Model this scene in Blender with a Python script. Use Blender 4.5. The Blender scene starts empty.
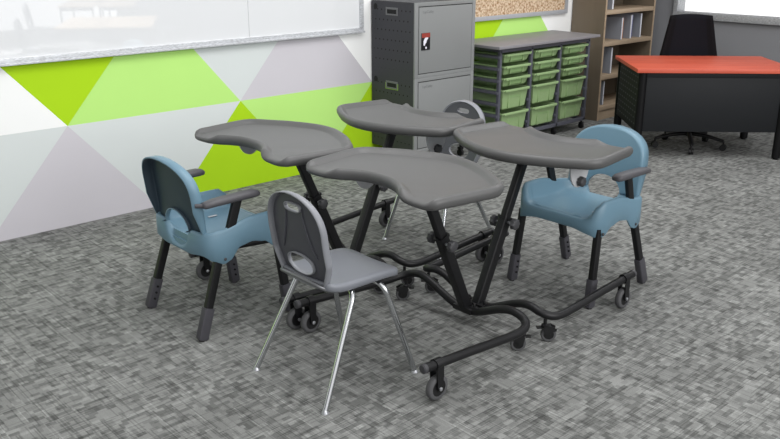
import bpy, bmesh, math, random
from mathutils import Vector, Matrix
random.seed(7)
S = bpy.context.scene
COL = S.collection
PI = math.pi
H = 1.8

# ------------------------------------------------------------------ materials
def srgb(c):
    return tuple(((v/255)/12.92 if v/255 <= .04045 else ((v/255+.055)/1.055)**2.4) for v in c)

def mat(name, rgb, rough=.5, metal=0., noise=0., nscale=40., spec=.5, bump=0., bscale=200., coat=0.):
    m = bpy.data.materials.new(name); m.use_nodes = True
    nt = m.node_tree; N = nt.nodes; L = nt.links
    b = N['Principled BSDF']
    c = srgb(rgb)
    b.inputs['Base Color'].default_value = (*c, 1)
    b.inputs['Roughness'].default_value = rough
    b.inputs['Metallic'].default_value = metal
    b.inputs['Specular IOR Level'].default_value = spec
    if coat: b.inputs['Coat Weight'].default_value = coat
    tc = N.new('ShaderNodeTexCoord')
    if noise:
        n = N.new('ShaderNodeTexNoise'); n.inputs['Scale'].default_value = nscale; n.inputs['Detail'].default_value = 4
        L.new(tc.outputs['Object'], n.inputs['Vector'])
        mx = N.new('ShaderNodeMix'); mx.data_type = 'RGBA'
        mx.inputs['A'].default_value = (*[v*(1-noise) for v in c], 1)
        mx.inputs['B'].default_value = (*[min(1, v*(1+noise)) for v in c], 1)
        L.new(n.outputs['Fac'], mx.inputs['Factor']); L.new(mx.outputs['Result'], b.inputs['Base Color'])
    if bump:
        n2 = N.new('ShaderNodeTexNoise'); n2.inputs['Scale'].default_value = bscale
        L.new(tc.outputs['Object'], n2.inputs['Vector'])
        bp = N.new('ShaderNodeBump'); bp.inputs['Strength'].default_value = bump; bp.inputs['Distance'].default_value = .002
        L.new(n2.outputs['Fac'], bp.inputs['Height']); L.new(bp.outputs['Normal'], b.inputs['Normal'])
    return m

def wood(name, ca, cb, scale=(1, 1, 1), rough=.5, rot=(0, 0, 0)):
    m = mat(name, ca, rough)
    N = m.node_tree.nodes; L = m.node_tree.links; b = N['Principled BSDF']
    tc = N.new('ShaderNodeTexCoord'); mp = N.new('ShaderNodeMapping')
    mp.inputs['Scale'].default_value = scale; mp.inputs['Rotation'].default_value = rot
    n = N.new('ShaderNodeTexNoise'); n.inputs['Scale'].default_value = 5; n.inputs['Detail'].default_value = 6
    mx = N.new('ShaderNodeMix'); mx.data_type = 'RGBA'
    mx.inputs['A'].default_value = (*srgb(ca), 1); mx.inputs['B'].default_value = (*srgb(cb), 1)
    r = N.new('ShaderNodeValToRGB'); r.color_ramp.elements[0].position = .35; r.color_ramp.elements[1].position = .65
    L.new(tc.outputs['Object'], mp.inputs['Vector']); L.new(mp.outputs['Vector'], n.inputs['Vector'])
    L.new(n.outputs['Fac'], r.inputs['Fac']); L.new(r.outputs['Color'], mx.inputs['Factor'])
    L.new(mx.outputs['Result'], b.inputs['Base Color'])
    return m

def streak_metal(name, rgb, amp=.35):
    """brushed aluminium with irregular streaks along its length"""
    m = wood(name, tuple(int(v*(1-amp)) for v in rgb), rgb, (9, 9, 90), .38)
    b = m.node_tree.nodes['Principled BSDF']; b.inputs['Metallic'].default_value = .15
    return m

def carpet():
    m = mat('carpet', (118, 119, 117), .95, spec=.1)
    nt = m.node_tree; N = nt.nodes; L = nt.links; b = N['Principled BSDF']
    tc = N.new('ShaderNodeTexCoord')
    wn = N.new('ShaderNodeTexNoise'); wn.inputs['Scale'].default_value = 95; wn.inputs['Detail'].default_value = 2
    L.new(tc.outputs['Object'], wn.inputs['Vector'])
    ws = N.new('ShaderNodeVectorMath'); ws.operation = 'MULTIPLY_ADD'
    ws.inputs[1].default_value = (.0018, .0018, 0)
    L.new(wn.outputs['Color'], ws.inputs[0]); L.new(tc.outputs['Object'], ws.inputs[2])
    def brick(w, h, rot, off=.5, seedoff=0.):
        mp = N.new('ShaderNodeMapping'); mp.inputs['Rotation'].default_value = (0, 0, rot)
        mp.inputs['Location'].default_value = (seedoff, seedoff*.37, 0)
        L.new(ws.outputs[0], mp.inputs['Vector'])
        k = N.new('ShaderNodeTexBrick'); k.offset = off; k.offset_frequency = 2; k.squash = 1.35; k.squash_frequency = 3
        k.inputs['Color1'].default_value = (0, 0, 0, 1); k.inputs['Color2'].default_value = (1, 1, 1, 1)
        k.inputs['Mortar'].default_value = (.5, .5, .5, 1)
        k.inputs['Scale'].default_value = 1; k.inputs['Mortar Size'].default_value = 0
        k.inputs['Brick Width'].default_value = w; k.inputs['Row Height'].default_value = h
        L.new(mp.outputs['Vector'], k.inputs['Vector'])
        return k.outputs['Color']
    def ramp(src, stops):
        r = N.new('ShaderNodeValToRGB'); e = r.color_ramp.elements
        r.color_ramp.interpolation = 'LINEAR'
        e[0].position = stops[0][0]; e[0].color = (*[stops[0][1]]*3, 1)
        e[1].position = stops[-1][0]; e[1].color = (*[stops[-1][1]]*3, 1)
        for p, v in stops[1:-1]:
            q = e.new(p); q.color = (v, v, v, 1)
        L.new(src, r.inputs['Fac']); return r.outputs['Color']
    def mul(a, bb):
        x = N.new('ShaderNodeMath'); x.operation = 'MULTIPLY'
        L.new(a, x.inputs[0]); L.new(bb, x.inputs[1]); return x.outputs[0]
    v = ramp(brick(.038, .022, 0), [(0, .66), (.28, .70), (.32, .98), (.84, 1.02), (.87, 1.17), (1, 1.24)])
    v = mul(v, ramp(brick(.048, .019, PI/2, .41, 1.7), [(0, .78), (.20, .80), (.23, 1.0), (.9, 1.02), (1, 1.12)]))
    v = mul(v, ramp(brick(.19, .0048, PI/2, .33, 5.1), [(0, .72), (.15, .76), (.18, 1.0), (.955, 1.0), (.975, 1.25), (1, 1.28)]))
    v = mul(v, ramp(brick(.15, .0048, 0, .29, 7.9), [(0, .70), (.15, .74), (.18, 1.0), (.965, 1.0), (.98, 1.18), (1, 1.20)]))
    n = N.new('ShaderNodeTexNoise'); n.inputs['Scale'].default_value = 2.2; n.inputs['Detail'].default_value = 3
    L.new(tc.outputs['Object'], n.inputs['Vector'])
    v = mul(v, ramp(n.outputs['Fac'], [(.3, .88), (.7, 1.12)]))
    n2 = N.new('ShaderNodeTexNoise'); n2.inputs['Scale'].default_value = 260; n2.inputs['Detail'].default_value = 2
    L.new(tc.outputs['Object'], n2.inputs['Vector'])
    v = mul(v, ramp(n2.outputs['Fac'], [(.3, .86), (.7, 1.14)]))
    mx = N.new('ShaderNodeMix'); mx.data_type = 'RGBA'; mx.blend_type = 'MULTIPLY'; mx.inputs['Factor'].default_value = 1
    mx.inputs['A'].default_value = (*srgb((132, 133, 131)), 1)
    L.new(v, mx.inputs['B']); L.new(mx.outputs['Result'], b.inputs['Base Color'])
    return m

def dotted(name, rgb, dark, ax_a, ax_b, a0, b0, pa, pb, shift, ra, rb, lims, rough=.6, spec=.3):
    """painted steel punched with a staggered grid of holes (object coordinates ax_a, ax_b)"""
    m = mat(name, rgb, rough, spec=spec)
    N = m.node_tree.nodes; L = m.node_tree.links; b = N['Principled BSDF']
    tc = N.new('ShaderNodeTexCoord'); sp = N.new('ShaderNodeSeparateXYZ'); L.new(tc.outputs['Object'], sp.inputs[0])
    def op(o, x, y=None):
        n = N.new('ShaderNodeMath'); n.operation = o
        for i, v in enumerate((x, y)):
            if v is None: continue
            if isinstance(v, (int, float)): n.inputs[i].default_value = v
            else: L.new(v, n.inputs[i])
        return n.outputs[0]
    A, Bc = sp.outputs[ax_a], sp.outputs[ax_b]
    v = op('DIVIDE', op('SUBTRACT', Bc, b0), pb); row = op('ROUND', v)
    u = op('DIVIDE', op('SUBTRACT', op('SUBTRACT', A, a0), op('MULTIPLY', op('MODULO', op('ABSOLUTE', row), 2.), shift)), pa)
    du = op('DIVIDE', op('MULTIPLY', op('SUBTRACT', u, op('ROUND', u)), pa), ra)
    dv = op('DIVIDE', op('MULTIPLY', op('SUBTRACT', v, row), pb), rb)
    ins = op('LESS_THAN', op('ADD', op('MULTIPLY', du, du), op('MULTIPLY', dv, dv)), 1.)
    for src, lo, hi in ((A, lims[0], lims[1]), (Bc, lims[2], lims[3])):
        ins = op('MULTIPLY', ins, op('MULTIPLY', op('GREATER_THAN', src, lo), op('LESS_THAN', src, hi)))
    mx = N.new('ShaderNodeMix'); mx.data_type = 'RGBA'
    mx.inputs['A'].default_value = (*srgb(rgb), 1); mx.inputs['B'].default_value = (*srgb(dark), 1)
    L.new(ins, mx.inputs['Factor']); L.new(mx.outputs['Result'], b.inputs['Base Color'])
    return m

def cork():
    m = mat('cork', (205, 180, 150), .95, spec=.1)
    N = m.node_tree.nodes; L = m.node_tree.links; b = N['Principled BSDF']
    tc = N.new('ShaderNodeTexCoord'); n = N.new('ShaderNodeTexNoise'); n.inputs['Scale'].default_value = 48; n.inputs['Detail'].default_value = 5
    r = N.new('ShaderNodeValToRGB'); e = r.color_ramp.elements
    e[0].position = .36; e[0].color = (*srgb((158, 122, 88)), 1); e[1].position = .6; e[1].color = (*srgb((222, 202, 176)), 1)
    L.new(tc.outputs['Object'], n.inputs['Vector']); L.new(n.outputs['Fac'], r.inputs['Fac']); L.new(r.outputs['Color'], b.inputs['Base Color'])
    return m

def board_surface(name, rgb=(238, 239, 240), rough=.03, spec=.5):
    return mat(name, rgb, rough, spec=spec, noise=.01, nscale=3)

M = dict(
    carpet=carpet(),
    wall_grey=mat('grey_wall_paint', (136, 137, 141), .85, noise=.03, nscale=4),
    tray_top=mat('grey_moulded_plastic', (86, 86, 86), .45, noise=.03, nscale=8, bump=.05),
    black_metal=mat('black_powder_coat', (20, 20, 22), .45, noise=.06, nscale=60, bump=.05, spec=.4),
    black_plastic=mat('black_plastic', (18, 18, 20), .5, noise=.04),
    tyre=mat('grey_rubber', (84, 84, 86), .7, noise=.05),
    knob=mat('dark_grey_plastic', (66, 66, 69), .45, noise=.05),
    bracket=mat('pale_grey_plastic', (190, 191, 194), .4, noise=.03),
    chrome=mat('chrome', (205, 207, 210), .16, metal=1., noise=.02),
    bolt=mat('zinc_bolt', (205, 207, 212), .3, metal=.8, noise=.02),
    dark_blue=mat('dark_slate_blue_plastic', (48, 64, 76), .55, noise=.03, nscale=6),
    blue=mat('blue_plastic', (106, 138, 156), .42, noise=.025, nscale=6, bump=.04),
    pad=mat('grey_armrest_plastic', (78, 77, 81), .5, noise=.04),
    sleeve=mat('grey_leg_sleeve', (74, 73, 79), .5, noise=.05),
    chair_grey=mat('light_grey_plastic', (124, 127, 134), .4, noise=.03, nscale=6),
    chair_back=mat('dark_grey_backrest_plastic', (76, 77, 84), .45, noise=.04, nscale=6),
    chair_rim=mat('light_grey_rim_plastic', (136, 138, 144), .4, noise=.03),
    locker_side=mat('dark_grey_steel', (62, 62, 67), .6, spec=.3, noise=.03, nscale=5),
    locker_front=mat('mid_grey_steel', (132, 134, 134), .5, noise=.03, nscale=5),
    gap=mat('black_gap', (14, 14, 16), .8, noise=.1),
    print=mat('grey_print', (104, 105, 107), .6, noise=.03),
    badge_red=mat('brick_red_print', (150, 58, 48), .5, noise=.04),
    badge_white=mat('white_print', (232, 230, 240), .5, noise=.02),
    badge_black=mat('black_print', (16, 16, 20), .5, noise=.05),
    badge_green=mat('green_trim', (120, 150, 60), .5, noise=.05),
    rack=mat('violet_grey_steel', (88, 89, 99), .45, noise=.04),
    rack_top=mat('grey_laminate', (136, 134, 138), .5, noise=.03, nscale=5),
    rack_edge=mat('dark_edge_band', (74, 75, 79), .55, noise=.03),
    tray=mat('green_plastic', (150, 176, 126), .45, noise=.03, nscale=10),
    tray_label=mat('pale_green_insert', (148, 180, 124), .35, noise=.03),
    shelf_shaded=wood('shaded_oak', (102, 92, 78), (116, 104, 89), (1, 1, .12), .6),  # shelf wood toned down, shade of the side faces put into the colour
    shelf=wood('light_oak', (158, 138, 115), (178, 158, 134), (.25, 3, 3), .6),
    red_top=wood('red_cherry_laminate', (196, 84, 62), (212, 98, 74), (.35, 5, 3), .42),
    desk=mat('charcoal_steel', (26, 28, 31), .5, spec=.3, noise=.04, nscale=5),
    desk_leg=mat('black_steel', (10, 10, 12), .5, spec=.25, noise=.05),
    book=mat('slate_book_cover', (142, 146, 155), .6, noise=.05, nscale=12),
    pages=mat('white_paper', (222, 224, 230), .8, noise=.03),
    orange=mat('orange_cover', (196, 122, 62), .6, noise=.05),
    purple=mat('violet_cover', (96, 98, 160), .6, noise=.05),
    mesh=mat('black_mesh_fabric', (20, 20, 26), .9, spec=.15, noise=.12, nscale=120),
    mesh_dark=mat('black_mesh_edge', (13, 12, 16), .8, spec=.15, noise=.1, nscale=120),
    frame=streak_metal('streaky_aluminium', (222, 225, 229), .22),
    frame_dark=streak_metal('streaky_dark_aluminium', (205, 208, 212), .38),
    board=board_surface('gloss_white_enamel', (236, 238, 240), .02, .5),
    board2=board_surface('gloss_white_enamel_right', (252, 252, 252), .2),
    cork=cork(),
    beech=wood('beech_laminate', (222, 190, 150), (232, 203, 166), (.3, 4, 3), .5),
    wg=mat('mural_white', (248, 249, 248), .85, noise=.012, nscale=5),
    lilac=mat('mural_lilac_grey', (205, 202, 208), .85, noise=.015, nscale=5),
    pale=mat('mural_pale_grey', (214, 220, 219), .85, noise=.015, nscale=5),
    dgreen=mat('mural_lime_green', (172, 216, 6), .85, noise=.02, nscale=5),
    lgreen=mat('mural_light_green', (188, 236, 128), .85, noise=.02, nscale=5),
)

M['board'].node_tree.nodes['Principled BSDF'].inputs['IOR'].default_value = 2.3

# ------------------------------------------------------------------ object helpers
def tag(o, label=None, cat=None, group=None, kind=None):
    if label: o['label'] = label
    if cat: o['category'] = cat
    if group: o['group'] = group
    if kind: o['kind'] = kind
    return o

def thing(name, label, cat, loc=(0, 0, 0), rz=0., group=None):
    o = bpy.data.objects.new(name, None); COL.objects.link(o)
    o.location = loc; o.rotation_euler = (0, 0, rz); o.empty_display_size = .1
    return tag(o, label, cat, group)

def obj(name, bm, m, parent=None, smooth=40., label=None, loc=None):
    bm.normal_update()
    me = bpy.data.meshes.new(name); bm.to_mesh(me); bm.free()
    for mm in (m if isinstance(m, (list, tuple)) else [m]): me.materials.append(mm)
    if smooth:
        for p in me.polygons: p.use_smooth = True
        try: me.set_sharp_from_angle(angle=math.radians(smooth))
        except Exception: pass
    o = bpy.data.objects.new(name, me); COL.objects.link(o)
    if parent: o.parent = parent
    if loc: o.location = loc
    if label: o['label'] = label
    return o

def copy_tree(o, parent=None):
    c = o.copy(); COL.objects.link(c); c.parent = parent
    for ch in list(o.children): copy_tree(ch, c)
    return c

def B(): return bmesh.new()

def box(bm, lo, hi, bev=0., mi=0, mtx=None, seg=2):
    r = bmesh.ops.create_cube(bm, size=1)
    vs = r['verts']
    c = [(a+b)/2 for a, b in zip(lo, hi)]; s = [b-a for a, b in zip(lo, hi)]
    for v in vs: v.co = Vector((c[0]+v.co.x*s[0], c[1]+v.co.y*s[1], c[2]+v.co.z*s[2]))
    if mtx is not None: bmesh.ops.transform(bm, matrix=mtx, verts=vs)
    fs = list({f for v in vs for f in v.link_faces})
    for f in fs: f.material_index = mi
    if bev:
        es = list({e for v in vs for e in v.link_edges})
        bmesh.ops.bevel(bm, geom=es, offset=bev, segments=seg, profile=.6, affect='EDGES')
    return bm

def smooth_path(pts, n=6, closed=False):
    P = [Vector(p) for p in pts]; out = []
    for i in range(len(P)-1):
        p0 = P[max(i-1, 0)]; p1 = P[i]; p2 = P[i+1]; p3 = P[min(i+2, len(P)-1)]
        for k in range(n):
            t = k/n
            out.append(.5*((2*p1)+(-p0+p2)*t+(2*p0-5*p1+4*p2-p3)*t*t+(-p0+3*p1-3*p2+p3)*t**3))
    out.append(P[-1]); return out

def fillet(pts, r, n=6):
    """polyline with circular-ish rounded corners"""
    P = [Vector(p) for p in pts]; out = [P[0]]
    for i in range(1, len(P)-1):
        a = (P[i-1]-P[i]); b = (P[i+1]-P[i])
        d = min(r, a.length*.48, b.length*.48)
        s = P[i]+a.normalized()*d; e = P[i]+b.normalized()*d
        for k in range(n+1):
            t = k/n; out.append((1-t)**2*s+2*t*(1-t)*P[i]+t*t*e)
    out.append(P[-1]); return out

def tube(bm, pts, r, seg=12, cap=True, sx=1., sy=1., up=None, square=False):
    if square: seg = 16
    P = [Vector(p) for p in pts]; rings = []
    rr = r if isinstance(r, (list, tuple)) else [r]*len(P)
    prev = None
    for i, p in enumerate(P):
        t = (P[min(i+1, len(P)-1)]-P[max(i-1, 0)]).normalized()
        if prev is None:
            u = Vector(up) if up else (Vector((0, 0, 1)) if abs(t.z) < .9 else Vector((1, 0, 0)))
        else: u = prev
        u = (u-t*u.dot(t)).normalized(); prev = u; w = t.cross(u)
        ring = []
        for k in range(seg):
            a = 2*PI*(k+.5)/seg
            c, s = math.cos(a), math.sin(a)
            if square:      # rounded rectangle: seg/4 points on each corner
                m4 = seg//4; qd, kk = divmod(k, m4); a = PI/2*(qd+kk/(m4-1)); cr = .28
                sgx, sgy = ((1, 1), (-1, 1), (-1, -1), (1, -1))[qd]
                c = sgx*(1-cr)+cr*math.cos(a); s = sgy*(1-cr)+cr*math.sin(a)
            ring.append(bm.verts.new(p+u*(c*rr[i]*sx)+w*(s*rr[i]*sy)))
        rings.append(ring)
    for a, b in zip(rings[:-1], rings[1:]):
        for k in range(seg): bm.faces.new((a[k], a[(k+1) % seg], b[(k+1) % seg], b[k]))
    if cap:
        bm.faces.new(rings[0][::-1]); bm.faces.new(rings[-1])
    return bm

def lathe(bm, prof, centre, axis='z', seg=24):
    """prof: (radius, height along axis)"""
    c = Vector(centre); rings = []
    for r, h in prof:
        ring = []
        for k in range(seg):
            a = 2*PI*k/seg; x, y = r*math.cos(a), r*math.sin(a)
            v = {'z': (x, y, h), 'y': (x, h, -y), 'x': (h, x, y)}[axis]
            ring.append(bm.verts.new(c+Vector(v)))
        rings.append(ring)
    for a, b in zip(rings[:-1], rings[1:]):
        for k in range(seg): bm.faces.new((a[k], a[(k+1) % seg], b[(k+1) % seg], b[k]))
    if prof[0][0] > 1e-5: bm.faces.new(rings[0][::-1])
    if prof[-1][0] > 1e-5: bm.faces.new(rings[-1])
    return bm

def finish(bm, dist=1e-5):
    bmesh.ops.remove_doubles(bm, verts=bm.verts, dist=dist)
    bmesh.ops.recalc_face_normals(bm, faces=bm.faces); return bm

def prism(bm, poly, z0, z1, mtx=None, mi=0):
    """poly in xy, extruded z0..z1, optional transform"""
    a = [bm.verts.new((x, y, z0)) for x, y in poly]; b = [bm.verts.new((x, y, z1)) for x, y in poly]
    n = len(poly); fs = [bm.faces.new(a[::-1]), bm.faces.new(b)]
    for k in range(n): fs.append(bm.faces.new((a[k], a[(k+1) % n], b[(k+1) % n], b[k])))
    for f in fs: f.material_index = mi
    if mtx is not None: bmesh.ops.transform(bm, matrix=mtx, verts=a+b)
    return bm

def solidify(o, t, off=0.):
    m = o.modifiers.new('thickness', 'SOLIDIFY'); m.thickness = t; m.offset = off; return o

def bevel_mod(o, w, seg=2, ang=35):
    m = o.modifiers.new('bevel', 'BEVEL'); m.width = w; m.segments = seg; m.limit_method = 'ANGLE'; m.angle_limit = math.radians(ang); return o

# ------------------------------------------------------------------ setting
WY = 5.30; WX = 8.60
bm = B(); box(bm, (-5, -8, -.05), (WX, WY, 0)); tag(obj('floor', bm, M['carpet'], smooth=0), kind='structure', label='grey patterned carpet floor')
# left wall with the painted triangles
def clip_poly(poly, lo, hi):
    def cl(p, f, q):
        out = []
        for i in range(len(p)):
            a, b = p[i], p[(i+1) % len(p)]
            fa, fb = f(a), f(b)
            if fa >= 0: out.append(a)
            if (fa >= 0) != (fb >= 0):
                t = fa/(fa-fb); out.append((a[0]+(b[0]-a[0])*t, a[1]+(b[1]-a[1])*t))
        return out
    for f in (lambda p: p[0]-lo[0], lambda p: hi[0]-p[0], lambda p: p[1]-lo[1], lambda p: hi[1]-p[1]):
        poly = cl(poly, f, None)
        if len(poly) < 3: return []
    return poly
bm = B(); HS = .6535; RH = .745; X0 = 2.046; Z0 = .665
mur = [M['wg'], M['pale'], M['lilac'], M['dgreen'], M['lgreen']]
def colour(row, kind, i):
    t = {(0, 'v', 0): 3, (0, 'v', 1): 1, (0, 'v', 2): 0, (0, 'v', 3): 3, (0, 'v', 4): 0, (0, 'v', -1): 0,
         (0, 'a', 0): 4, (0, 'a', 1): 2, (0, 'a', 2): 4, (0, 'a', 3): 4, (0, 'a', -1): 0, (0, 'a', 4): 1,
         (-1, 'a', 0): 2, (-1, 'a', 1): 3, (-1, 'a', 2): 3, (-1, 'a', 3): 1, (-1, 'a', -1): 3,
         (-1, 'v', 0): 1, (-1, 'v', 1): 4, (-1, 'v', 2): 0, (-1, 'v', -1): 1}
    return t.get((row, kind, i), (0, 1, 2, 0, 4)[(i*2+row*3+(kind == 'v')) % 5])
for row in range(-1, 3):
    zb = Z0+row*RH; sh = (row % 2)*HS
    for i in range(-7, 8):
        if row >= 0:
            xa = X0+sh+i*2*HS
            tris = [('v', [(xa, zb), (xa+HS, zb+RH), (xa-HS, zb+RH)]), ('a', [(xa, zb), (xa+2*HS, zb), (xa+HS, zb+RH)])]
        else:
            xa = X0+i*2*HS; zt = Z0
            tris = [('a', [(xa, zt), (xa-HS, zt-RH), (xa+HS, zt-RH)]), ('v', [(xa, zt), (xa+HS, zt-RH), (xa+2*HS, zt)])]
        for kd, p in tris:
            q = clip_poly(p, (-5, 0), (WX, 2.9))
            if len(q) < 3: continue
            try: f = bm.faces.new([bm.verts.new((x, WY, z)) for x, z in q])
            except Exception: continue
            f.material_index = colour(row, kd, i)
bmesh.ops.recalc_face_normals(bm, faces=bm.faces)
box(bm, (-5, WY+.004, 0), (WX, WY+.12, 2.9), mi=0)
for f in bm.faces:
    f.normal_update()
    if abs(f.calc_center_median().y-WY) < 1e-4 and f.normal.y > 0: f.normal_flip()
tag(obj('wall_left', bm, mur, smooth=0), kind='structure', label='white wall painted with green and grey triangles')
bm = B()
for lo, hi in (((WX, -8, 0), (WX+.12, WY+.12, 1.03)), ((WX, -8, 2.28), (WX+.12, WY+.12, 2.9)), ((WX, 4.76, 1.03), (WX+.12, WY+.12, 2.28)), ((WX, -8, 1.03), (WX+.12, 1.78, 2.28))): box(bm, lo, hi)
tag(obj('wall_right', bm, M['wall_grey'], smooth=0), kind='structure', label='plain grey wall')

# ------------------------------------------------------------------ boards on the walls
def wall_board(name, label, cat, x0, x1, z0, z1, fw, surf, frm, seams=(), surf_name='panel'):
    """on the wall y = WY; frame fw wide"""
    t = thing(name, label, cat, (x0, WY, z0))
    w, h = x1-x0, z1-z0
    bm = B(); box(bm, (fw*.6, -.018, fw*.6), (w-fw*.6, -.002, h-fw*.6)); obj(surf_name, bm, surf, t, smooth=0)
    bm = B()
    for lo, hi in (((0, -.034, 0), (w, -.001, fw)), ((0, -.034, h-fw), (w, -.001, h)), ((0, -.034, fw), (fw, -.001, h-fw)), ((w-fw, -.034, fw), (w, -.001, h-fw))):
        box(bm, lo, hi, .004)
    obj('frame', bm, frm, t, 30)
    for s in seams:
        bm = B(); box(bm, (s-x0-.002, -.0195, fw), (s-x0+.002, -.0178, h-fw)); obj('panel_seam', bm, M['bracket'], t, smooth=0)
    return t
wb = wall_board('whiteboard', 'long glossy whiteboard in thin streaky aluminium frame on the triangle wall', 'whiteboard', -1.2, 4.545, 1.088, 2.35, .036, M['board'], M['frame'], (3.45, .9))
bm = B(); box(bm, (0, -.052, -.004), (5.745, -.030, .010), .004); obj('pen_ledge', bm, M['frame'], wb)
cb = wall_board('cork_noticeboard', 'cork noticeboard in grey frame above the tray unit', 'noticeboard', 5.42, 7.315, 1.085, 2.2, .04, M['cork'], mat('grey_frame', (168, 171, 176), .5, noise=.06), (), 'cork_panel')
# window in the right wall: recess with streaky metal jamb, glass at its outer end
WY0, WY1, WZ0, WZ1 = 1.8, 4.735, 1.066, 2.25
t = thing('window_1', None, None, (0, 0, 0)); t['kind'] = 'structure'; t['label'] = 'bright window with streaky metal frame in the grey wall'
bm = B(); e = .05
for lo, hi in (((WX-.045, WY0-e, WZ0-.07), (WX+.12, WY1+e, WZ0)), ((WX-.045, WY0-e, WZ1), (WX+.12, WY1+e, WZ1+e)), ((WX-.045, WY1, WZ0), (WX+.12, WY1+e, WZ1)), ((WX-.045, WY0-e, WZ0), (WX+.12, WY0, WZ1))):
    box(bm, lo, hi, .005)
obj('window_frame', bm, M['frame_dark'], t, 30)
gl = bpy.data.materials.new('window_glass'); gl.use_nodes = True
gb = gl.node_tree.nodes['Principled BSDF']; gb.inputs['Transmission Weight'].default_value = 1; gb.inputs['Roughness'].default_value = 0; gb.inputs['IOR'].default_value = 1.1
bm = B(); box(bm, (WX+.10, WY0-.005, WZ0-.005), (WX+.105, WY1+.005, WZ1+.005)); obj('pane', bm, gl, t, smooth=0)

# ------------------------------------------------------------------ wheels
def wheel_parts(parent_mesh, r, w, c, big=True):
    """tyre and hub as sub-parts; axle along y at c"""
    bm = B()
    prof = [(r*.66, -w/2), (r*.88, -w/2), (r*.97, -w*.36), (r, -w*.12), (r, w*.12), (r*.97, w*.36), (r*.88, w/2), (r*.66, w/2), (r*.66, -w/2)]
    lathe(bm, prof[:-1], c, 'y', 28)
    for f in [f for f in bm.faces if len(f.verts) > 4]: bm.faces.remove(f)
    rings = None
    # close the inside wall of the tyre
    finish(bm)
    bmesh.ops.bridge_loops(bm, edges=[e for e in bm.edges if e.is_boundary]); finish(bm)
    obj('tyre', bm, M['tyre'], parent_mesh)
    bm = B()
    lathe(bm, [(r*.20, -w*.42), (r*.24, -w*.3), (r*.24, w*.3), (r*.20, w*.42)], c, 'y', 16)
    if big:
        for k in range(5):
            a = 2*PI*k/5
            m = Matrix.Translation(Vector(c)) @ Matrix.Rotation(a, 4, 'Y')
            box(bm, (r*.18, -w*.2, -r*.09), (r*.68, w*.2, r*.09), mtx=m)
        lathe(bm, [(r*.6, -w*.4), (r*.68, -w*.4), (r*.68, w*.4), (r*.6, w*.4)], c, 'y', 28)
    else:
        lathe(bm, [(r*.68, -w*.38), (r*.68, w*.38)], c, 'y', 24)
    obj('hub', bm, M['black_plastic'], parent_mesh)

def big_caster(parent, x, y, zt, rt):
    """rigid caster: collar round the tube, fork, wheel"""
    r = .056; c = (x, y, r)
    bm = B()
    tube(bm, [(x-.018, y, zt), (x+.018, y, zt)], rt+.005, 18, up=(0, 0, 1))
    for s in (-1, 1):
        yy = y+s*.0205
        prism(bm, [(-.014, 0), (.014, 0), (.019, .06), (.018, zt-r), (-.018, zt-r), (-.019, .06)], -.0025, .0025,
              Matrix.Translation((x, yy, r)) @ Matrix.Rotation(PI/2, 4, 'X'))
        lathe(bm, [(.013, -.0026), (.013, .0026)], (x, yy, r), 'y', 16)
    f = obj('caster', finish(bm, 1e-6), M['black_metal'], parent)
    wheel_parts(f, r, .030, c)
    for s in (-1, 1):
        bm = B(); lathe(bm, [(.0085, -.004), (.0085, .002), (.004, .004)] if s > 0 else [(.004, -.004), (.0085, -.002), (.0085, .004)], (x, y+s*.0255, r), 'y', 14)
        obj('axle_cap', bm, M['bolt'], f)
    return f

def small_caster(parent, x, y, zt, ang):
    """swivel caster with brake hood under the cross tube"""
    r = .037
    o = thing('pivot', None, None)
    bpy.data.objects.remove(o)
    bm = B()
    tube(bm, [(0, 0, zt-.02), (0, 0, r*2.1)], .0085, 12)
    lathe(bm, [(.016, r*1.95), (.018, r*2.05), (.018, r*2.3), (.010, r*2.45)], (0, 0, 0), 'z', 16)
    for s in (-1, 1):
        prism(bm, [(.004, .000), (-.012, .018), (-.036, .026), (-.038, .036), (-.016, .048), (.020, .048), (.028, .036), (.020, .008)], -.002, .002,
              Matrix.Translation((-.016, s*.0185, r-.004)) @ Matrix.Rotation(PI/2, 4, 'X'))
    # hood joining the two cheeks
    box(bm, (-.030, -.0185, r+.034), (.010, .0185, r+.042), .002)
    box(bm, (.014, -.012, r+.030), (.040, .012, r+.037), .002)
    f = obj('caster', finish(bm, 1e-6), M['black_plastic'], parent)
    f.location = (x, y, 0); f.rotation_euler = (0, 0, ang)
    wheel_parts(f, r, .028, (-.018, 0, r), False)
    return f

def knob(bm, c, axis, r=.022, d=.022, lobes=8):
    c = Vector(c)
    n = lobes*4; rings = []
    for (k, h) in ((.55, 0), (.95, .15), (1, .5), (.93, .88), (.7, 1)):
        ring = []
        for i in range(n):
            a = 2*PI*i/n; rr = r*k*(1+.09*math.cos(lobes*a)); x, y = rr*math.cos(a), rr*math.sin(a)
            v = {'y': (x, h*d, y), '-y': (x, -h*d, y), 'x': (h*d, x, y), '-x': (-h*d, x, y)}[axis]
            ring.append(bm.verts.new(c+Vector(v)))
        rings.append(ring)
    for a, b in zip(rings[:-1], rings[1:]):
        for k in range(n): bm.faces.new((a[k], a[(k+1) % n], b[(k+1) % n], b[k]))
    bm.faces.new(rings[0][::-1]); bm.faces.new(rings[-1]); return bm

# ------------------------------------------------------------------ kidney shaped adjustable table
def dense(pts, n=6, closed=True):
    P = [Vector((p[0], p[1], p[2] if len(p) > 2 else 0)) for p in pts]; out = []; m = len(P)
    for i in range(m):
        p0, p1, p2, p3 = P[(i-1) % m], P[i], P[(i+1) % m], P[(i+2) % m]
        for k in range(n):
            t = k/n
            out.append(.5*((2*p1)+(-p0+p2)*t+(2*p0-5*p1+4*p2-p3)*t*t+(-p0+3*p1-3*p2+p3)*t**3))
    return out

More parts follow.
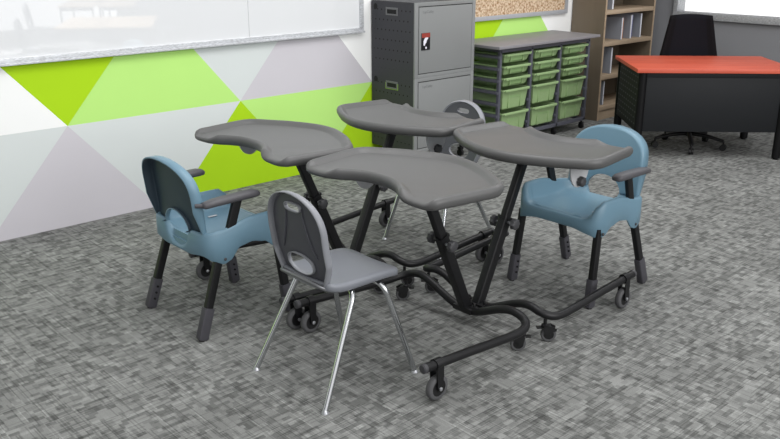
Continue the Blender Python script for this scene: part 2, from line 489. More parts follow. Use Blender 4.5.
def tabletop_bm(z):
    # (x, y, rim strength); user side is -x
    half = [(.292, .0, 1), (.282, .09, 1), (.252, .18, 1), (.208, .275, 1), (.160, .352, 1), (.115, .418, 1), (.074, .448, 1), (.02, .457, 1), (-.10, .441, 1), (-.19, .427, 1), (-.245, .419, 1),
            (-.280, .406, .75), (-.300, .374, .1), (-.304, .330, .0), (-.300, .275, .0), (-.293, .235, .35), (-.275, .195, 1), (-.243, .150, 1), (-.215, .09, 1), (-.205, .04, 1)]
    pts = half+[(-.203, 0., 1)]+[(x, -y, r) for x, y, r in reversed(half[1:])]
    P = dense(pts, 5); n = len(P)
    h = [min(1, max(0, p.z)) for p in P]; P = [Vector((p.x, p.y)) for p in P]
    nor = []
    for i in range(n):
        t = (P[(i+2) % n]-P[(i-2) % n]).normalized(); nor.append(Vector((-t.y, t.x)))   # inward for ccw
    area = sum(P[i].x*P[(i+1) % n].y-P[(i+1) % n].x*P[i].y for i in range(n))
    if area < 0: nor = [-v for v in nor]
    # inset, height at rim=1, height at rim=0
    prof = [(.044, -.032, -.032), (.026, -.032, -.032), (.010, -.026, -.028), (.001, -.012, -.020), (.000, .004, -.010), (.005, .016, -.004),
            (.014, .022, -.001), (.023, .0225, 0), (.036, .014, 0), (.047, .005, 0), (.053, .001, 0), (.058, 0, 0)]
    bm = B(); rings = []
    for d, z1, z0 in prof:
        rings.append([bm.verts.new((P[i].x+nor[i].x*d, P[i].y+nor[i].y*d, z+z0+(z1-z0)*h[i])) for i in range(n)])
    for a, b in zip(rings[:-1], rings[1:]):
        for k in range(n): bm.faces.new((a[k], a[(k+1) % n], b[(k+1) % n], b[k]))
    for ring in (rings[0][::-1], rings[-1]):
        f = bm.faces.new(ring); bmesh.ops.triangulate(bm, faces=[f])
    bmesh.ops.recalc_face_normals(bm, faces=bm.faces)
    return bm

TZ = .835
def make_table():
    t = thing('adjustable_table', 'x', 'table')
    obj('tabletop', tabletop_bm(TZ), M['tray_top'], t, 60, loc=(-.02, .008, 0))
    R_ = .0200; zt = .155; A = .425
    # continuous bent base tube: arm - riser - dip - riser - arm
    side = [(-.365, A, zt+.012), (-.10, A, zt-.006), (.12, A, zt-.024), (.225, A, zt-.028), (.290, A-.012, zt-.022), (.325, A-.052, zt-.006), (.328, A-.12, zt+.008), (.326, A-.19, zt-.006), (.330, A-.27, zt-.042), (.337, A-.345, .080)]
    pts = side+[(.340, 0, .066)]+[(x, -y, z) for x, y, z in reversed(side)]
    core = smooth_path(pts[1:-1], 7)
    bm = B(); tube(bm, [Vector(pts[0])]+core+[Vector(pts[-1])], R_, 14)
    base = obj('base_tube', bm, M['black_metal'], t, 50)
    for s in (-1, 1):
        bm = B(); tube(bm, [(-.382, s*A, zt+.013), (-.378, s*A, zt+.013), (-.363, s*A, zt+.012)], [R_*.8, R_*1.02, R_*1.02], 16); obj('end_cap', bm, M['knob'], t)
        big_caster(t, -.295, s*A, zt+.008, R_)
        sc = small_caster(t, .305, s*(A-.038), zt-.02, -.74); sc['swivel'] = 1
    # leaning telescopic column
    b = Vector((.345, 0, .075)); top = Vector((.032, 0, .775)); d = top-b
    k1 = b+d*.60
    bm = B(); tube(bm, [b, k1], .0255, 16, up=(0, 1, 0), sx=.92, sy=1.05, square=True)
    tube(bm, [k1-d.normalized()*.012, k1], .031, 16, up=(0, 1, 0), sx=.92, sy=1.05, square=True)
    box(bm, (b.x-.035, -.06, .060), (b.x+.03, .06, .088), .006)
    for s in (-1, 1): lathe(bm, [(.007, 0), (.007, .022), (.004, .026)], (b.x+.005, s*.05, .085), 'z', 10)
    obj('column_sleeve', finish(bm, 1e-6), M['black_metal'], t, 40)
    bm = B(); tube(bm, [k1-d.normalized()*.02, top], .0205, 16, up=(0, 1, 0), sx=.9, sy=1.1, square=True)
    ax = obj('column_post', bm, M['black_metal'], t, 40)
    ex = d.normalized(); nrm = Vector((ex.z, 0, -ex.x))
    for i in range(9):
        c = k1+ex*(.03+.026*i)
        bm = B(); tube(bm, [c-nrm*.0192, c+nrm*.0192], .0045, 10); obj('post_hole', bm, M['gap'], ax)
    kc = b+d*.575
    for s, ddz in ((-1, -.020), (1, -.008)):
        bm = B(); tube(bm, [kc+Vector((0, s*.02, ddz)), kc+Vector((0, s*.056, ddz))], .007, 10)
        obj('knob_pin', bm, M['bolt'], t)
        bm = B(); knob(bm, kc+Vector((0, s*.050, ddz)), 'y' if s > 0 else '-y', .028, .030); obj('height_knob', finish(bm, 1e-6), M['knob'], t, 50)
    # tilt gear under the top
    bm = B(); box(bm, (-.08, -.10, .772), (.16, .10, .808), .006); box(bm, (-.075, -.245, .782), (-.03, .285, .806), .004)
    box(bm, (.075, -.25, .782), (.115, .15, .806), .004)
    obj('tilt_plate', bm, M['black_metal'], t, 30)
    bm = B(); pl = [(-.075, 0)]+[(-.075*math.cos(a), -.106*math.sin(a)) for a in [PI*k/16 for k in range(1, 16)]]+[(.075, 0)]
    prism(bm, [(x, y) for x, y in pl], -.004, .004, Matrix.Translation((-.045, .292, .807)) @ Matrix.Rotation(PI/2, 4, 'X'))
    obj('tilt_disc', finish(bm), M['bracket'], t, 30, label='pale grey half-round tilt disc')
    bm = B(); knob(bm, (-.045, .295, .732), 'y', .024, .03); obj('tilt_knob', finish(bm, 1e-6), M['knob'], t, 50)
    bm = B(); lathe(bm, [(.010, -.008), (.012, -.004), (.012, .006)], (.10, -.262, .786), 'y', 16); tube(bm, [(.10, -.262, .786), (.10, -.24, .79)], .006, 8)
    obj('pivot_bolt', bm, M['bolt'], t)
    return t

tbl = make_table()
OX1, OX2, OYF, OYB = 2.492, 3.255, 2.535, 3.46
tables = [
    (OX1, OYF, 0, 'grey kidney-shaped table nearest the viewer, its cutout facing the grey chair in front'),
    (OX1-.03, OYB, 0, 'grey kidney-shaped table beside the triangle wall, its cutout facing the left blue chair'),
    (OX2, OYF-.012, PI, 'grey kidney-shaped table pulled over the right-hand blue chair'),
    (OX2-.03, OYB-.008, PI, 'rearmost grey kidney-shaped table in front of the lockers, its cutout facing the far grey chair'),
]
for i, (x, y, rz, lb) in enumerate(tables):
    o = tbl if i == 0 else copy_tree(tbl)
    o.location = (x, y, 0); o.rotation_euler = (0, 0, rz); tag(o, lb, 'table', 'kidney-shaped adjustable tables on casters')
    for ch in o.children:
        if rz and ch.name.startswith('tilt_') and 'plate' not in ch.name: ch.location.z -= .028; ch.location.x += .025
        if rz and ch.name.startswith('tabletop'): ch.location.x = 0
        if ch.get('swivel'):
            ch.rotation_euler.z = -.74-rz
            del ch['swivel']
            if rz: ch.location.x += .014; ch.location.y += .02 if ch.location.y > 0 else -.0

# ------------------------------------------------------------------ shells with holes
def shell_grid(fn, nu, nv, holes, u0=-1., u1=1., v0=0., v1=1.):
    """fn(u, v)->(y, z); holes: list of (cy, cz, ry, rz, power); returns bm with x=0 plane"""
    bm = B(); V = {}
    for i in range(nu+1):
        for j in range(nv+1):
            y, z = fn(u0+(u1-u0)*i/nu, v0+(v1-v0)*j/nv); V[i, j] = bm.verts.new((0, y, z))
    def inside(co):
        for cy, cz, ry, rz, p in holes:
            if abs((co.y-cy)/ry)**p+abs((co.z-cz)/rz)**p < 1: return True
        return False
    for i in range(nu):
        for j in range(nv):
            q = (V[i, j], V[i+1, j], V[i+1, j+1], V[i, j+1])
            c = sum((v.co for v in q), Vector())/4
            if not inside(c): bm.faces.new(q)
    bmesh.ops.delete(bm, geom=[v for v in bm.verts if not v.link_faces], context='VERTS')
    # snap the hole border onto the ellipse
    for v in bm.verts:
        if not v.is_boundary: continue
        for cy, cz, ry, rz, p in holes:
            dy, dz = (v.co.y-cy)/ry, (v.co.z-cz)/rz
            k = (abs(dy)**p+abs(dz)**p)**(1/p)
            if k < 1.45 and k > 1e-3:
                dist = math.hypot(dy*ry*(1-1/k), dz*rz*(1-1/k))
                if dist < .02: v.co.y = cy+dy*ry/k; v.co.z = cz+dz*rz/k
    return bm

def hole_edges(bm, holes):
    out = []
    for e in bm.edges:
        if not e.is_boundary: continue
        for cy, cz, ry, rz, p in holes:
            if all(abs((abs((v.co.y-cy)/ry)**p+abs((v.co.z-cz)/rz)**p)**(1/p)-1) < .02 for v in e.verts): out.append(e)
    return out

def extrude_edges(bm, edges, fn):
    r = bmesh.ops.extrude_edge_only(bm, edges=edges)
    vs = [g for g in r['geom'] if isinstance(g, bmesh.types.BMVert)]
    for v in vs: v.co = fn(v.co.copy())
    return [g for g in r['geom'] if isinstance(g, bmesh.types.BMEdge)], [g for g in r['geom'] if isinstance(g, bmesh.types.BMFace)]

# ------------------------------------------------------------------ grey stacking chair (front = +x)
def make_grey_chair():
    t = thing('stacking_chair', 'x', 'chair')
    # seat pan: rounded outline with rolled edge
    out = []
    for x, y in [(.236, .0), (.240, .09), (.236, .140), (.212, .170), (.15, .178), (.0, .176), (-.10, .172), (-.140, .160), (-.155, .13), (-.158, .07)]:
        out.append((x, y))
    half = out
    pts = half+[(-.158, 0)]+[(x, -y) for x, y in reversed(half[1:])]
    P = dense(pts, 4); n = len(P); C_ = Vector((.03, 0, 0))
    bm = B(); rings = []
    def zseat(x, y):
        front = max(0, (x-.12)/.14)
        return .482+.010*(abs(y)/.2)**2-.020*front**2+.022*max(0, (-x-.05)/.11)**2
    for k, dz in ((.96, -.036), (1., -.032), (1.008, -.012), (.985, -.003), (.95, 0), (.8, 0), (.6, 0), (.4, 0), (.2, 0)):
        rings.append([bm.verts.new((C_.x+(p.x-C_.x)*k, p.y*k, zseat(C_.x+(p.x-C_.x)*k, p.y*k)+dz)) for p in P])
    for a, b in zip(rings[:-1], rings[1:]):
        for k in range(n): bm.faces.new((a[k], a[(k+1) % n], b[(k+1) % n], b[k]))
    c = bm.verts.new((C_.x, 0, .482))
    for k in range(n): bm.faces.new((rings[-1][k], rings[-1][(k+1) % n], c))
    o = obj('seat', bm, M['chair_grey'], t, 60); solidify(o, .006, -1)
    # backrest
    holes = [(0, .800, .050, .0165, 3.2), (0, .553, .084, .044, 2.2)]
    def prof(u, v):
        z = .474+.376*v
        w = .122+.046*min(1, v/.28)**.8
        if v > .55: w *= max(.02, (1-((v-.55)/.452)**2.6))**.5
        if v > .985: w *= .9
        return u*w, z
    bm = shell_grid(prof, 44, 52, holes)
    he = set(hole_edges(bm, holes))
    bmesh.ops.recalc_face_normals(bm, faces=bm.faces)
    outer = [e for e in bm.edges if e.is_boundary and e not in he]
    def bend(z, y):
        v = (z-.474)/.376
        return -.140-.050*v-.010*math.sin(v*PI)+.6*y*y*(1-.3*v)
    for v in bm.verts:
        rib = 0
        v.co.x = bend(v.co.z, v.co.y)
    def inset(co): return Vector((co.x+.006, co.y*1.035, co.z+(.005 if co.z > .7 else 0)))
    e1, f1 = extrude_edges(bm, outer, inset)
    e2, f2 = extrude_edges(bm, e1, lambda co: Vector((co.x-.012, co.y*1.02, co.z+(.004 if co.z > .7 else 0))))
    e3, f3 = extrude_edges(bm, e2, lambda co: Vector((co.x-.020, co.y*1.0, co.z)))
    for f in f1+f2+f3: f.material_index = 1
    he2 = [e for e in bm.edges if e.is_boundary and all(abs(v.co.y) < .09 and (abs(v.co.z-.8) < .03 or abs(v.co.z-.553) < .06) for v in e.verts)]
    e4, f4 = extrude_edges(bm, he2, lambda co: co+Vector((-.014, 0, 0)))
    for f in f4: f.material_index = 1
    bmesh.ops.recalc_face_normals(bm, faces=bm.faces)
    o = obj('backrest', bm, [M['chair_back'], M['chair_rim']], t, 50, label='dark grey backrest with lighter rim, slot handle and oval opening'); solidify(o, .005, 0)
    # curved stiffening ribs on the rear of the back
    for s in (-1, 1):
        bm = B(); pp = []
        for k in range(13):
            v = k/12; z = .600+.20*v; y = s*(.066+.048*(1-v)**2-.014*v) if True else 0
            pp.append((bend(z, y)-.0045, y, z))
        tube(bm, pp, [.0025+.003*math.sin(PI*k/12) for k in range(13)], 8)
        obj('rib', bm, M['chair_back'], t)
    # chrome frame
    r = .0125
    for s in (-1, 1):
        bm = B(); pr = [(-.245, s*.243, .012), (-.030, s*.178, .449), (-.015, 0, .452)]
        tube(bm, fillet(pr, .055, 8), r, 12); obj('leg', bm, M['chrome'], t, 60)
        bm = B(); pf = [(.250, s*.242, .012), (.125, s*.180, .436), (.105, 0, .443)]
        tube(bm, fillet(pf, .055, 8), r, 12); obj('leg', bm, M['chrome'], t, 60)
        for x in (-.248, .252):
            bm = B(); lathe(bm, [(.016, 0), (.015, .004), (.009, .016), (.0075, .02)], (x, s*.2435, 0), 'z', 14); obj('foot_glide', bm, M['bolt'], t)
    bm = B(); tube(bm, fillet([(.03, .135, .452), (-.120, .142, .456), (-.178, .130, .496), (-.184, 0, .502), (-.178, -.130, .496), (-.120, -.142, .456), (.03, -.135, .452)], .05, 6), .009, 10)
    tube(bm, [(.04, -.135, .452), (.04, .135, .452)], .009, 10)
    obj('seat_frame', bm, mat('dull_steel_tube', (120, 121, 124), .35, metal=.6, noise=.03), t, 60)
    return t
gc = make_grey_chair()
gc.location = (2.037, 2.578, 0); tag(gc, 'grey plastic stacking chair with chrome legs, closest to the viewer', 'chair', 'grey stacking chairs')
g2 = copy_tree(gc); g2.location = (3.60, 3.455, 0); g2.rotation_euler = (0, 0, PI)
tag(g2, 'grey stacking chair mostly hidden behind the rear table, back to the lockers', 'chair', 'grey stacking chairs')

# ------------------------------------------------------------------ blue armchair (front = +x)
def make_blue_chair():
    t = thing('armchair', 'x', 'chair')
    a_, b_ = .254, .266
    n = 96; bm = B()
    P = []
    for k in range(n):
        th = 2*PI*k/n; c, s = math.cos(th), math.sin(th); q = 6.5
        d = (abs(c)**q+abs(s)**q)**(1/q); P.append((a_*c/d, b_*s/d))
    def warp(x): return x*.82 if x < 0 else x
    def interp(x, tab):
        if x <= tab[0][0]: return tab[0][1]
        for (x0, y0), (x1, y1) in zip(tab[:-1], tab[1:]):
            if x <= x1:
                u = (x-x0)/(x1-x0); u = u*u*(3-2*u); return y0+(y1-y0)*u
        return tab[-1][1]
    def zb(x, y):   # lower edge of the skirt
        side = interp(x, [(-.252, .405), (-.20, .375), (-.135, .352), (-.10, .362), (-.02, .420), (.05, .430), (.12, .415), (.185, .372), (.215, .368), (.252, .385)])
        w = min(1, max(0, (abs(y)-.10)/.14)); w = w*w*(3-2*w)
        mid = .388 if x < 0 else .405
        return side*w+mid*(1-w) if abs(x) > .22 else side
    hc, hr, hz = .496, .110, .088
    def zt_(x, y):
        side = interp(x, [(-.252, .515), (-.15, .522), (.08, .556), (.19, .556), (.225, .530), (.247, .480), (.252, .464)])
        if x > .20:
            w = min(1, max(0, (abs(y)-.17)/.07)); w = w*w*(3-2*w)
            return side*w+.462*(1-w) if x > .2 else side
        if x < -.23:
            if abs(y) < hr: return hc-hz*math.sqrt(max(0, 1-(y/hr)**2))
            w = min(1, (abs(y)-hr)/.03); return hc+(.512-hc)*w
        return side
    def pan(x, y): return .447+.012*(abs(x)/.25)**2+.006*(abs(y)/.25)**2
    rows = [lambda x, y: (.012, zb(x, y)+.004), lambda x, y: (.004, zb(x, y)), lambda x, y: (0, zb(x, y)+.005), lambda x, y: (0, (zb(x, y)+zt_(x, y))/2),
            lambda x, y: (.001, zt_(x, y)-.014), lambda x, y: (.006, zt_(x, y)-.004), lambda x, y: (.016, zt_(x, y)), lambda x, y: (.026, zt_(x, y)-.004),
            lambda x, y: (.034, max(pan(x, y)+.004, zt_(x, y)-.02)), lambda x, y: (.044, pan(x, y)+.012 if zt_(x, y) > .48 else pan(x, y)+.002), lambda x, y: (.062, pan(x, y)), ]
    rings = []
    def ins(x, y, d): return x*(a_-d)/a_, y*(b_-d)/b_
    for f in rows:
        ring = []
        for x, y in P:
            d, z = f(x, y); xx, yy = ins(x, y, d); ring.append(bm.verts.new((warp(xx), yy, z)))
        rings.append(ring)
    for kk in (.6, .45, .3, .15):
        rings.append([bm.verts.new((warp(x*kk), y*kk, .452-.004*(1-kk))) for x, y in P])
    for a, b in zip(rings[:-1], rings[1:]):
        for k in range(n): bm.faces.new((a[k], a[(k+1) % n], b[(k+1) % n], b[k]))
    c = bm.verts.new((0, 0, .448))
    for k in range(n): bm.faces.new((rings[-1][k], rings[-1][(k+1) % n], c))
    # underside
    pr = rings[0]; prev = pr
    for kk, z in ((.93, .432), (.5, .432)):
        rg = [bm.verts.new((warp(x*kk), y*kk, z)) for x, y in P]
        for k in range(n): bm.faces.new((prev[(k+1) % n], prev[k], rg[k], rg[(k+1) % n]))
        prev = rg
    bm.faces.new(prev)
    bmesh.ops.recalc_face_normals(bm, faces=bm.faces)
    obj('seat_shell', bm, M['blue'], t, 50)
    # backrest
    holes = [(0, hc, hr, hz, 2.)]
    def prof(u, v):
        z = .50+.333*v
        w = .217-.004*abs(v-.5)
        if v > .42: w *= max(.02, 1-(max(0, v-.45)/.554)**3.3)**.5
        return u*w, z
    bm = shell_grid(prof, 52, 40, holes)
    he = set(e for e in bm.edges if e.is_boundary and all(abs(math.hypot(v.co.y/hr, (v.co.z-hc)/hz)-1) < .04 for v in e.verts))
    bot = set(e for e in bm.edges if e.is_boundary and all(abs(v.co.z-.5) < 1e-4 for v in e.verts))
    outer = [e for e in bm.edges if e.is_boundary and e not in he and e not in bot]
    for v in bm.verts:
        v.co.x = -.186+.35*v.co.y**2+.006*math.sin((v.co.z-.5)/.333*PI)-.040*((v.co.z-.5)/.333)
    def grow(dx, k, dz):
        return lambda co: Vector((co.x+dx, co.y*k, co.z+(dz if co.z > .7 else dz*max(0, (co.z-.6)/.1))))
    e1, _ = extrude_edges(bm, outer, grow(-.003, 1.02, .005))
    e2, _ = extrude_edges(bm, e1, grow(-.010, 1.008, .002))
    e3, _ = extrude_edges(bm, e2, lambda co: Vector((co.x-.008-.034*min(1, (co.z-.5)/.12), co.y, co.z)))
    hh = [e for e in bm.edges if e.is_boundary and all(abs(math.hypot(v.co.y/hr, (v.co.z-hc)/hz)-1) < .04 for v in e.verts)]
    extrude_edges(bm, hh, lambda co: co+Vector((-.02, 0, 0)))
    bmesh.ops.recalc_face_normals(bm, faces=bm.faces)
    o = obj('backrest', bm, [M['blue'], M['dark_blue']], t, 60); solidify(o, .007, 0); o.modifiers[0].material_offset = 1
    # legs: dark rectangular tube + grey height sleeve
    for sx, fx, tx in ((-1, -.258, -.118), (1, .252, .200)):
        for s in (-1, 1):
            foot = Vector((fx, s*.256, .0)); top = Vector((tx, s*.240, .415)); d = top-foot
            bm = B(); tube(bm, [foot+d*.25, top], .0185, 16, up=(0, 1, 0), sx=.85, sy=1.05, square=True)
            lg = obj('leg', bm, M['black_metal'], t, 40)
            bm = B(); tube(bm, [foot+d*.012, foot+d*.03, foot+d*.37], [.018, .0240, .0240], 16, up=(0, 1, 0), sx=.85, sy=1.05, square=True)
            sl = obj('leg_sleeve', bm, M['sleeve'], lg, 40, label='grey height sleeve')
            bm = B(); tube(bm, [foot, foot+d*.02], .0155, 14, up=(0, 1, 0)); obj('foot_pad', bm, M['black_plastic'], lg)
            for i in range(3):       # adjusting holes on the inner face
                c = foot+d*(.13+.075*i)-Vector((0, s*.0225, 0))
                bm = B(); lathe(bm, [(.0055, -.004), (.0055, .004)], c, 'y', 12); obj('adjusting_hole', bm, M['gap'], lg)
    # screws on the skirt corners
    for x, z in ((-.125, .378), (.198, .392)):
        for s in (-1, 1):
            bm = B(); lathe(bm, [(.0075, -.002), (.0075, .002), (.005, .004)] if s > 0 else [(.005, -.004), (.0075, -.002), (.0075, .002)], (x*(.82 if x < 0 else 1)-.005, s*.2665, z), 'y', 14)
            obj('screw', bm, M['knob'], t)
    # arm rests
    for s in (-1, 1):
        y = s*.252
        bm = B(); pa = []
        for x, w, h, zz in ((-.200, .016, .008, .654), (-.192, .024, .014, .655), (-.14, .030, .017, .660), (.0, .032, .018, .664), (.07, .032, .018, .664), (.095, .026, .014, .662), (.105, .014, .007, .660)):
            pa.append((x, w, h, zz))
        rings = []
        for x, w, h, zz in pa:
            ring = []
            for k in range(16):
                a = 2*PI*(k+.5)/16; c, q = math.cos(a), math.sin(a); dd = (abs(c)**3.5+abs(q)**3.5)**(1/3.5)
                ring.append(bm.verts.new((x, y+w*c/dd, zz+h*q/dd)))
            rings.append(ring)
        for a, b in zip(rings[:-1], rings[1:]):
            for k in range(16): bm.faces.new((a[k], a[(k+1) % 16], b[(k+1) % 16], b[k]))
        bm.faces.new(rings[0][::-1]); bm.faces.new(rings[-1]); bmesh.ops.recalc_face_normals(bm, faces=bm.faces)
        pd = obj('armrest', bm, M['pad'], t, 60)
        bm = B(); tube(bm, [(-.065, y-s*.004, .50), (-.015, y, .655)], .018, 14, up=(0, 1, 0), sx=.65, sy=1.25, square=True)
        obj('armrest_post', bm, M['black_metal'], t, 40)
        bm = B(); tube(bm, [(-.195, y-s*.004, .655), (-.222, y-s*.025, .655)], .010, 10); obj('armrest_hinge', bm, M['pad'], t)
    bm = B(); box(bm, (.045, .125, .4535), (.095, .14, .4575), .0015, mtx=Matrix.Rotation(.0, 4, 'Z')); obj('size_tag', bm, M['bracket'], t)
    return t
bc = make_blue_chair(); bc.location = (2.012, 3.485, 0)
tag(bc, 'blue plastic armchair with adjustable legs, seen from behind near the triangle wall', 'chair', 'blue armchairs')
b2 = copy_tree(bc); b2.location = (3.668, 2.463, 0); b2.rotation_euler = (0, 0, PI)
tag(b2, 'blue plastic armchair with a round hole in its back, facing the viewer on the right', 'chair', 'blue armchairs')

# ------------------------------------------------------------------ lockers
def text_mesh(name, s, size, m, parent, loc, rot, depth=.0012):
    cu = bpy.data.curves.new(name, 'FONT'); cu.body = s; cu.size = size; cu.extrude = depth; cu.align_x = 'LEFT'
    tmp = bpy.data.objects.new(name+'_t', cu); COL.objects.link(tmp)
    dg = bpy.context.evaluated_depsgraph_get(); me = bpy.data.meshes.new_from_object(tmp.evaluated_get(dg))
    bpy.data.objects.remove(tmp); me.materials.clear(); me.materials.append(m)
    o = bpy.data.objects.new(name, me); COL.objects.link(o); o.parent = parent; o.location = loc; o.rotation_euler = rot
    return o

LX0, LX1, LYF = 4.645, 5.345, 4.785
def make_locker(h, trim):
    """origin at its left front bottom corner on the wall side x=0..w, y=0..d"""
    w, d = LX1-LX0, WY-.012-LYF
    t = thing('storage_locker', 'x', 'locker')
    bm = B()
    box(bm, (0, .002, 0), (.018, d, h), 0); box(bm, (w-.018, .002, 0), (w, d, h), 0)
    box(bm, (.018, .002, 0), (w-.018, d, .018)); box(bm, (.018, .002, h-.018), (w-.018, d, h)); box(bm, (.018, d-.01, .018), (w-.018, d, h-.018))
    obj('body', bm, dotted('punched_dark_steel', (62, 62, 67), (10, 10, 12), 'Y', 'Z', .045, h-.068, .0475, .079, .024, .0066, .0066, (.03, d-.03, .05, h-.05)), t, smooth=0)
    bm = B(); f = .038
    box(bm, (0, -.012, 0), (f, .004, h), .003); box(bm, (w-f, -.012, 0), (w, .004, h), .003)
    box(bm, (f, -.012, 0), (w-f, .004, .030), .003); box(bm, (f, -.012, h-.030), (w-f, .004, h), .003)
    obj('front_frame', bm, M['locker_front'], t, 30)
    bm = B(); box(bm, (f, -.002, .030), (w-f, .003, h-.030)); obj('door_gap', bm, M['gap'], t, smooth=0)
    bm = B(); box(bm, (f+.006, -.014, .036), (w-f-.005, .0, h-.036), .003)
    dr = obj('door', bm, M['locker_front'], t, 30)
    text_mesh('logo_lettering', 'LapCabby', .030, M['print'], dr, (f+.045, -.0142, h-.082), (PI/2, 0, 0), .0004)
    bm = B()
    m = Matrix.Translation((-.0006, d-.052, h-.048)) @ Matrix.Rotation(-PI/2, 4, 'Y')
    bmesh.ops.create_circle(bm, cap_ends=True, radius=.024, segments=20, matrix=m)
    obj('cable_hole', bm, M['gap'], t, smooth=0)
    # recessed carry handle
    bm = B(); z = h-.079; y0, y1 = .185, .325
    for lo, hi in (((-.004, y0, z-.03), (.001, y1, z-.018)), ((-.004, y0, z+.016), (.001, y1, z+.032)), ((-.004, y0, z-.018), (.001, y0+.014, z+.016)), ((-.004, y1-.014, z-.018), (.001, y1, z+.016))):
        box(bm, lo, hi, .001)
    obj('carry_handle', bm, M['print'], t, 30)
    if trim:
        bm = B()
        for lo, hi in (((-.003, y0-.006, z-.036), (.001, y1+.006, z-.030)), ((-.003, y0-.006, z-.030), (.001, y0, z+.016)), ((-.003, y1, z-.030), (.001, y1+.006, z+.016))): box(bm, lo, hi)
        obj('green_trim', bm, M['badge_green'], t, smooth=0)
    bm = B(); box(bm, (-.0016, y0+.014, z-.018), (.001, y1-.014, z+.016)); obj('handle_recess', bm, M['gap'], t, smooth=0)
    return t, dr
lk, dr = make_locker(.588, False)
lk.location = (LX0, LYF, .749); tag(lk, 'grey metal locker with a red and black lock plate, on top of the locker pair', 'locker', 'stacked grey metal lockers')
# lock plate of the upper door
bm = B(); box(bm, (.067, -.019, .220), (.163, -.013, .354), .002); lp = obj('lock_plate', bm, M['badge_black'], dr, 30)
bm = B(); box(bm, (.069, -.0205, .318), (.161, -.0185, .352), .0005); obj('plate_red_band', bm, M['badge_red'], dr, smooth=0)
bm = B(); pl = [(-.024, -.032), (-.026, .0), (-.012, .022), (.006, .034), (.024, .036), (.026, .020), (.012, .006), (.006, -.012), (-.008, -.024), (-.012, -.036)]
prism(bm, pl, 0, .0015, Matrix.Translation((.113, -.0188, .290)) @ Matrix.Rotation(PI/2, 4, 'X'))
prism(bm, [(.009*math.cos(a*PI/5), .009*math.sin(a*PI/5)) for a in range(10)], 0, .0015, Matrix.Translation((.117, -.0188, .238)) @ Matrix.Rotation(PI/2, 4, 'X'))
obj('plate_symbol', bm, M['badge_white'], dr, smooth=0)
lk2, dr2 = make_locker(.612, True)
lk2.location = (LX0, LYF, .137); tag(lk2, 'grey metal locker underneath, with a green-trimmed side handle', 'locker', 'stacked grey metal lockers')
for x in (.06, LX1-LX0-.06):
    for y in (.06, .43):
        bm = B(); tube(bm, [(x, y, 0), (x, y, -.06)], .011, 10); box(bm, (x-.02, y-.02, -.075), (x+.02, y+.02, -.055), .003)
        tube(bm, [(x-.012, y, -.105), (x+.012, y, -.105)], .031, 18)
        obj('caster', bm, M['black_plastic'], lk2)

# ------------------------------------------------------------------ tray unit
UX0, UX1, UYF, UYB = 5.69, 7.035, 4.775, 5.25
t = thing('tray_rack', 'low storage rack with grey worktop holding green trays', 'storage rack', (UX0, UYF, 0))
W = UX1-UX0; D = UYB-UYF
bm = B(); box(bm, (-.10, -.07, .905), (W+.060, D+.03, .930), .004); obj('worktop', bm, [M['rack_top']], t, 30)
posts = [0.012, .444, .878, W-.012]
for i, px in enumerate(posts):
    for y in (.0, D-.03):
        bm = B(); box(bm, (px-.014, y, .085), (px+.014, y+.030, .880), .003); obj('upright', bm, M['rack'], t, 30)
for y in (.0, D-.03):
    for z0, z1 in ((.862, .904), (.085, .118)):
        bm = B(); box(bm, (0, y, z0), (W, y+.03, z1), .003); obj('rail', bm, M['rack'], t, 30)
for px in posts:
    for z0, z1 in ((.868, .900), (.088, .112)):
        bm = B(); box(bm, (px-.012, .03, z0), (px+.012, D-.03, z1)); obj('cross_bar', bm, M['rack'], t, 30)
SLOT = [(.848, .082), (.743, .082), (.638, .082), (.533, .182), (.323, .182)]
for i, px in enumerate(posts):
    for z in (.826, .721, .616, .511, .406, .301, .20):
        bm = B(); box(bm, (px-.026, .006, z-.014), (px+.026, D-.01, z+.010), .002); obj('runner', bm, M['rack'], t, 30)
for px in (posts[0], posts[1], posts[2], posts[3]):
    for y in (.03, D-.03):
        bm = B(); tube(bm, [(px, y, .088), (px, y, .055)], .010, 10); tube(bm, [(px-.010, y, .0285), (px+.010, y, .0285)], .0285, 18)
        box(bm, (px-.016, y-.02, .035), (px+.016, y+.02, .062), .003); obj('caster', bm, M['black_plastic'], t)

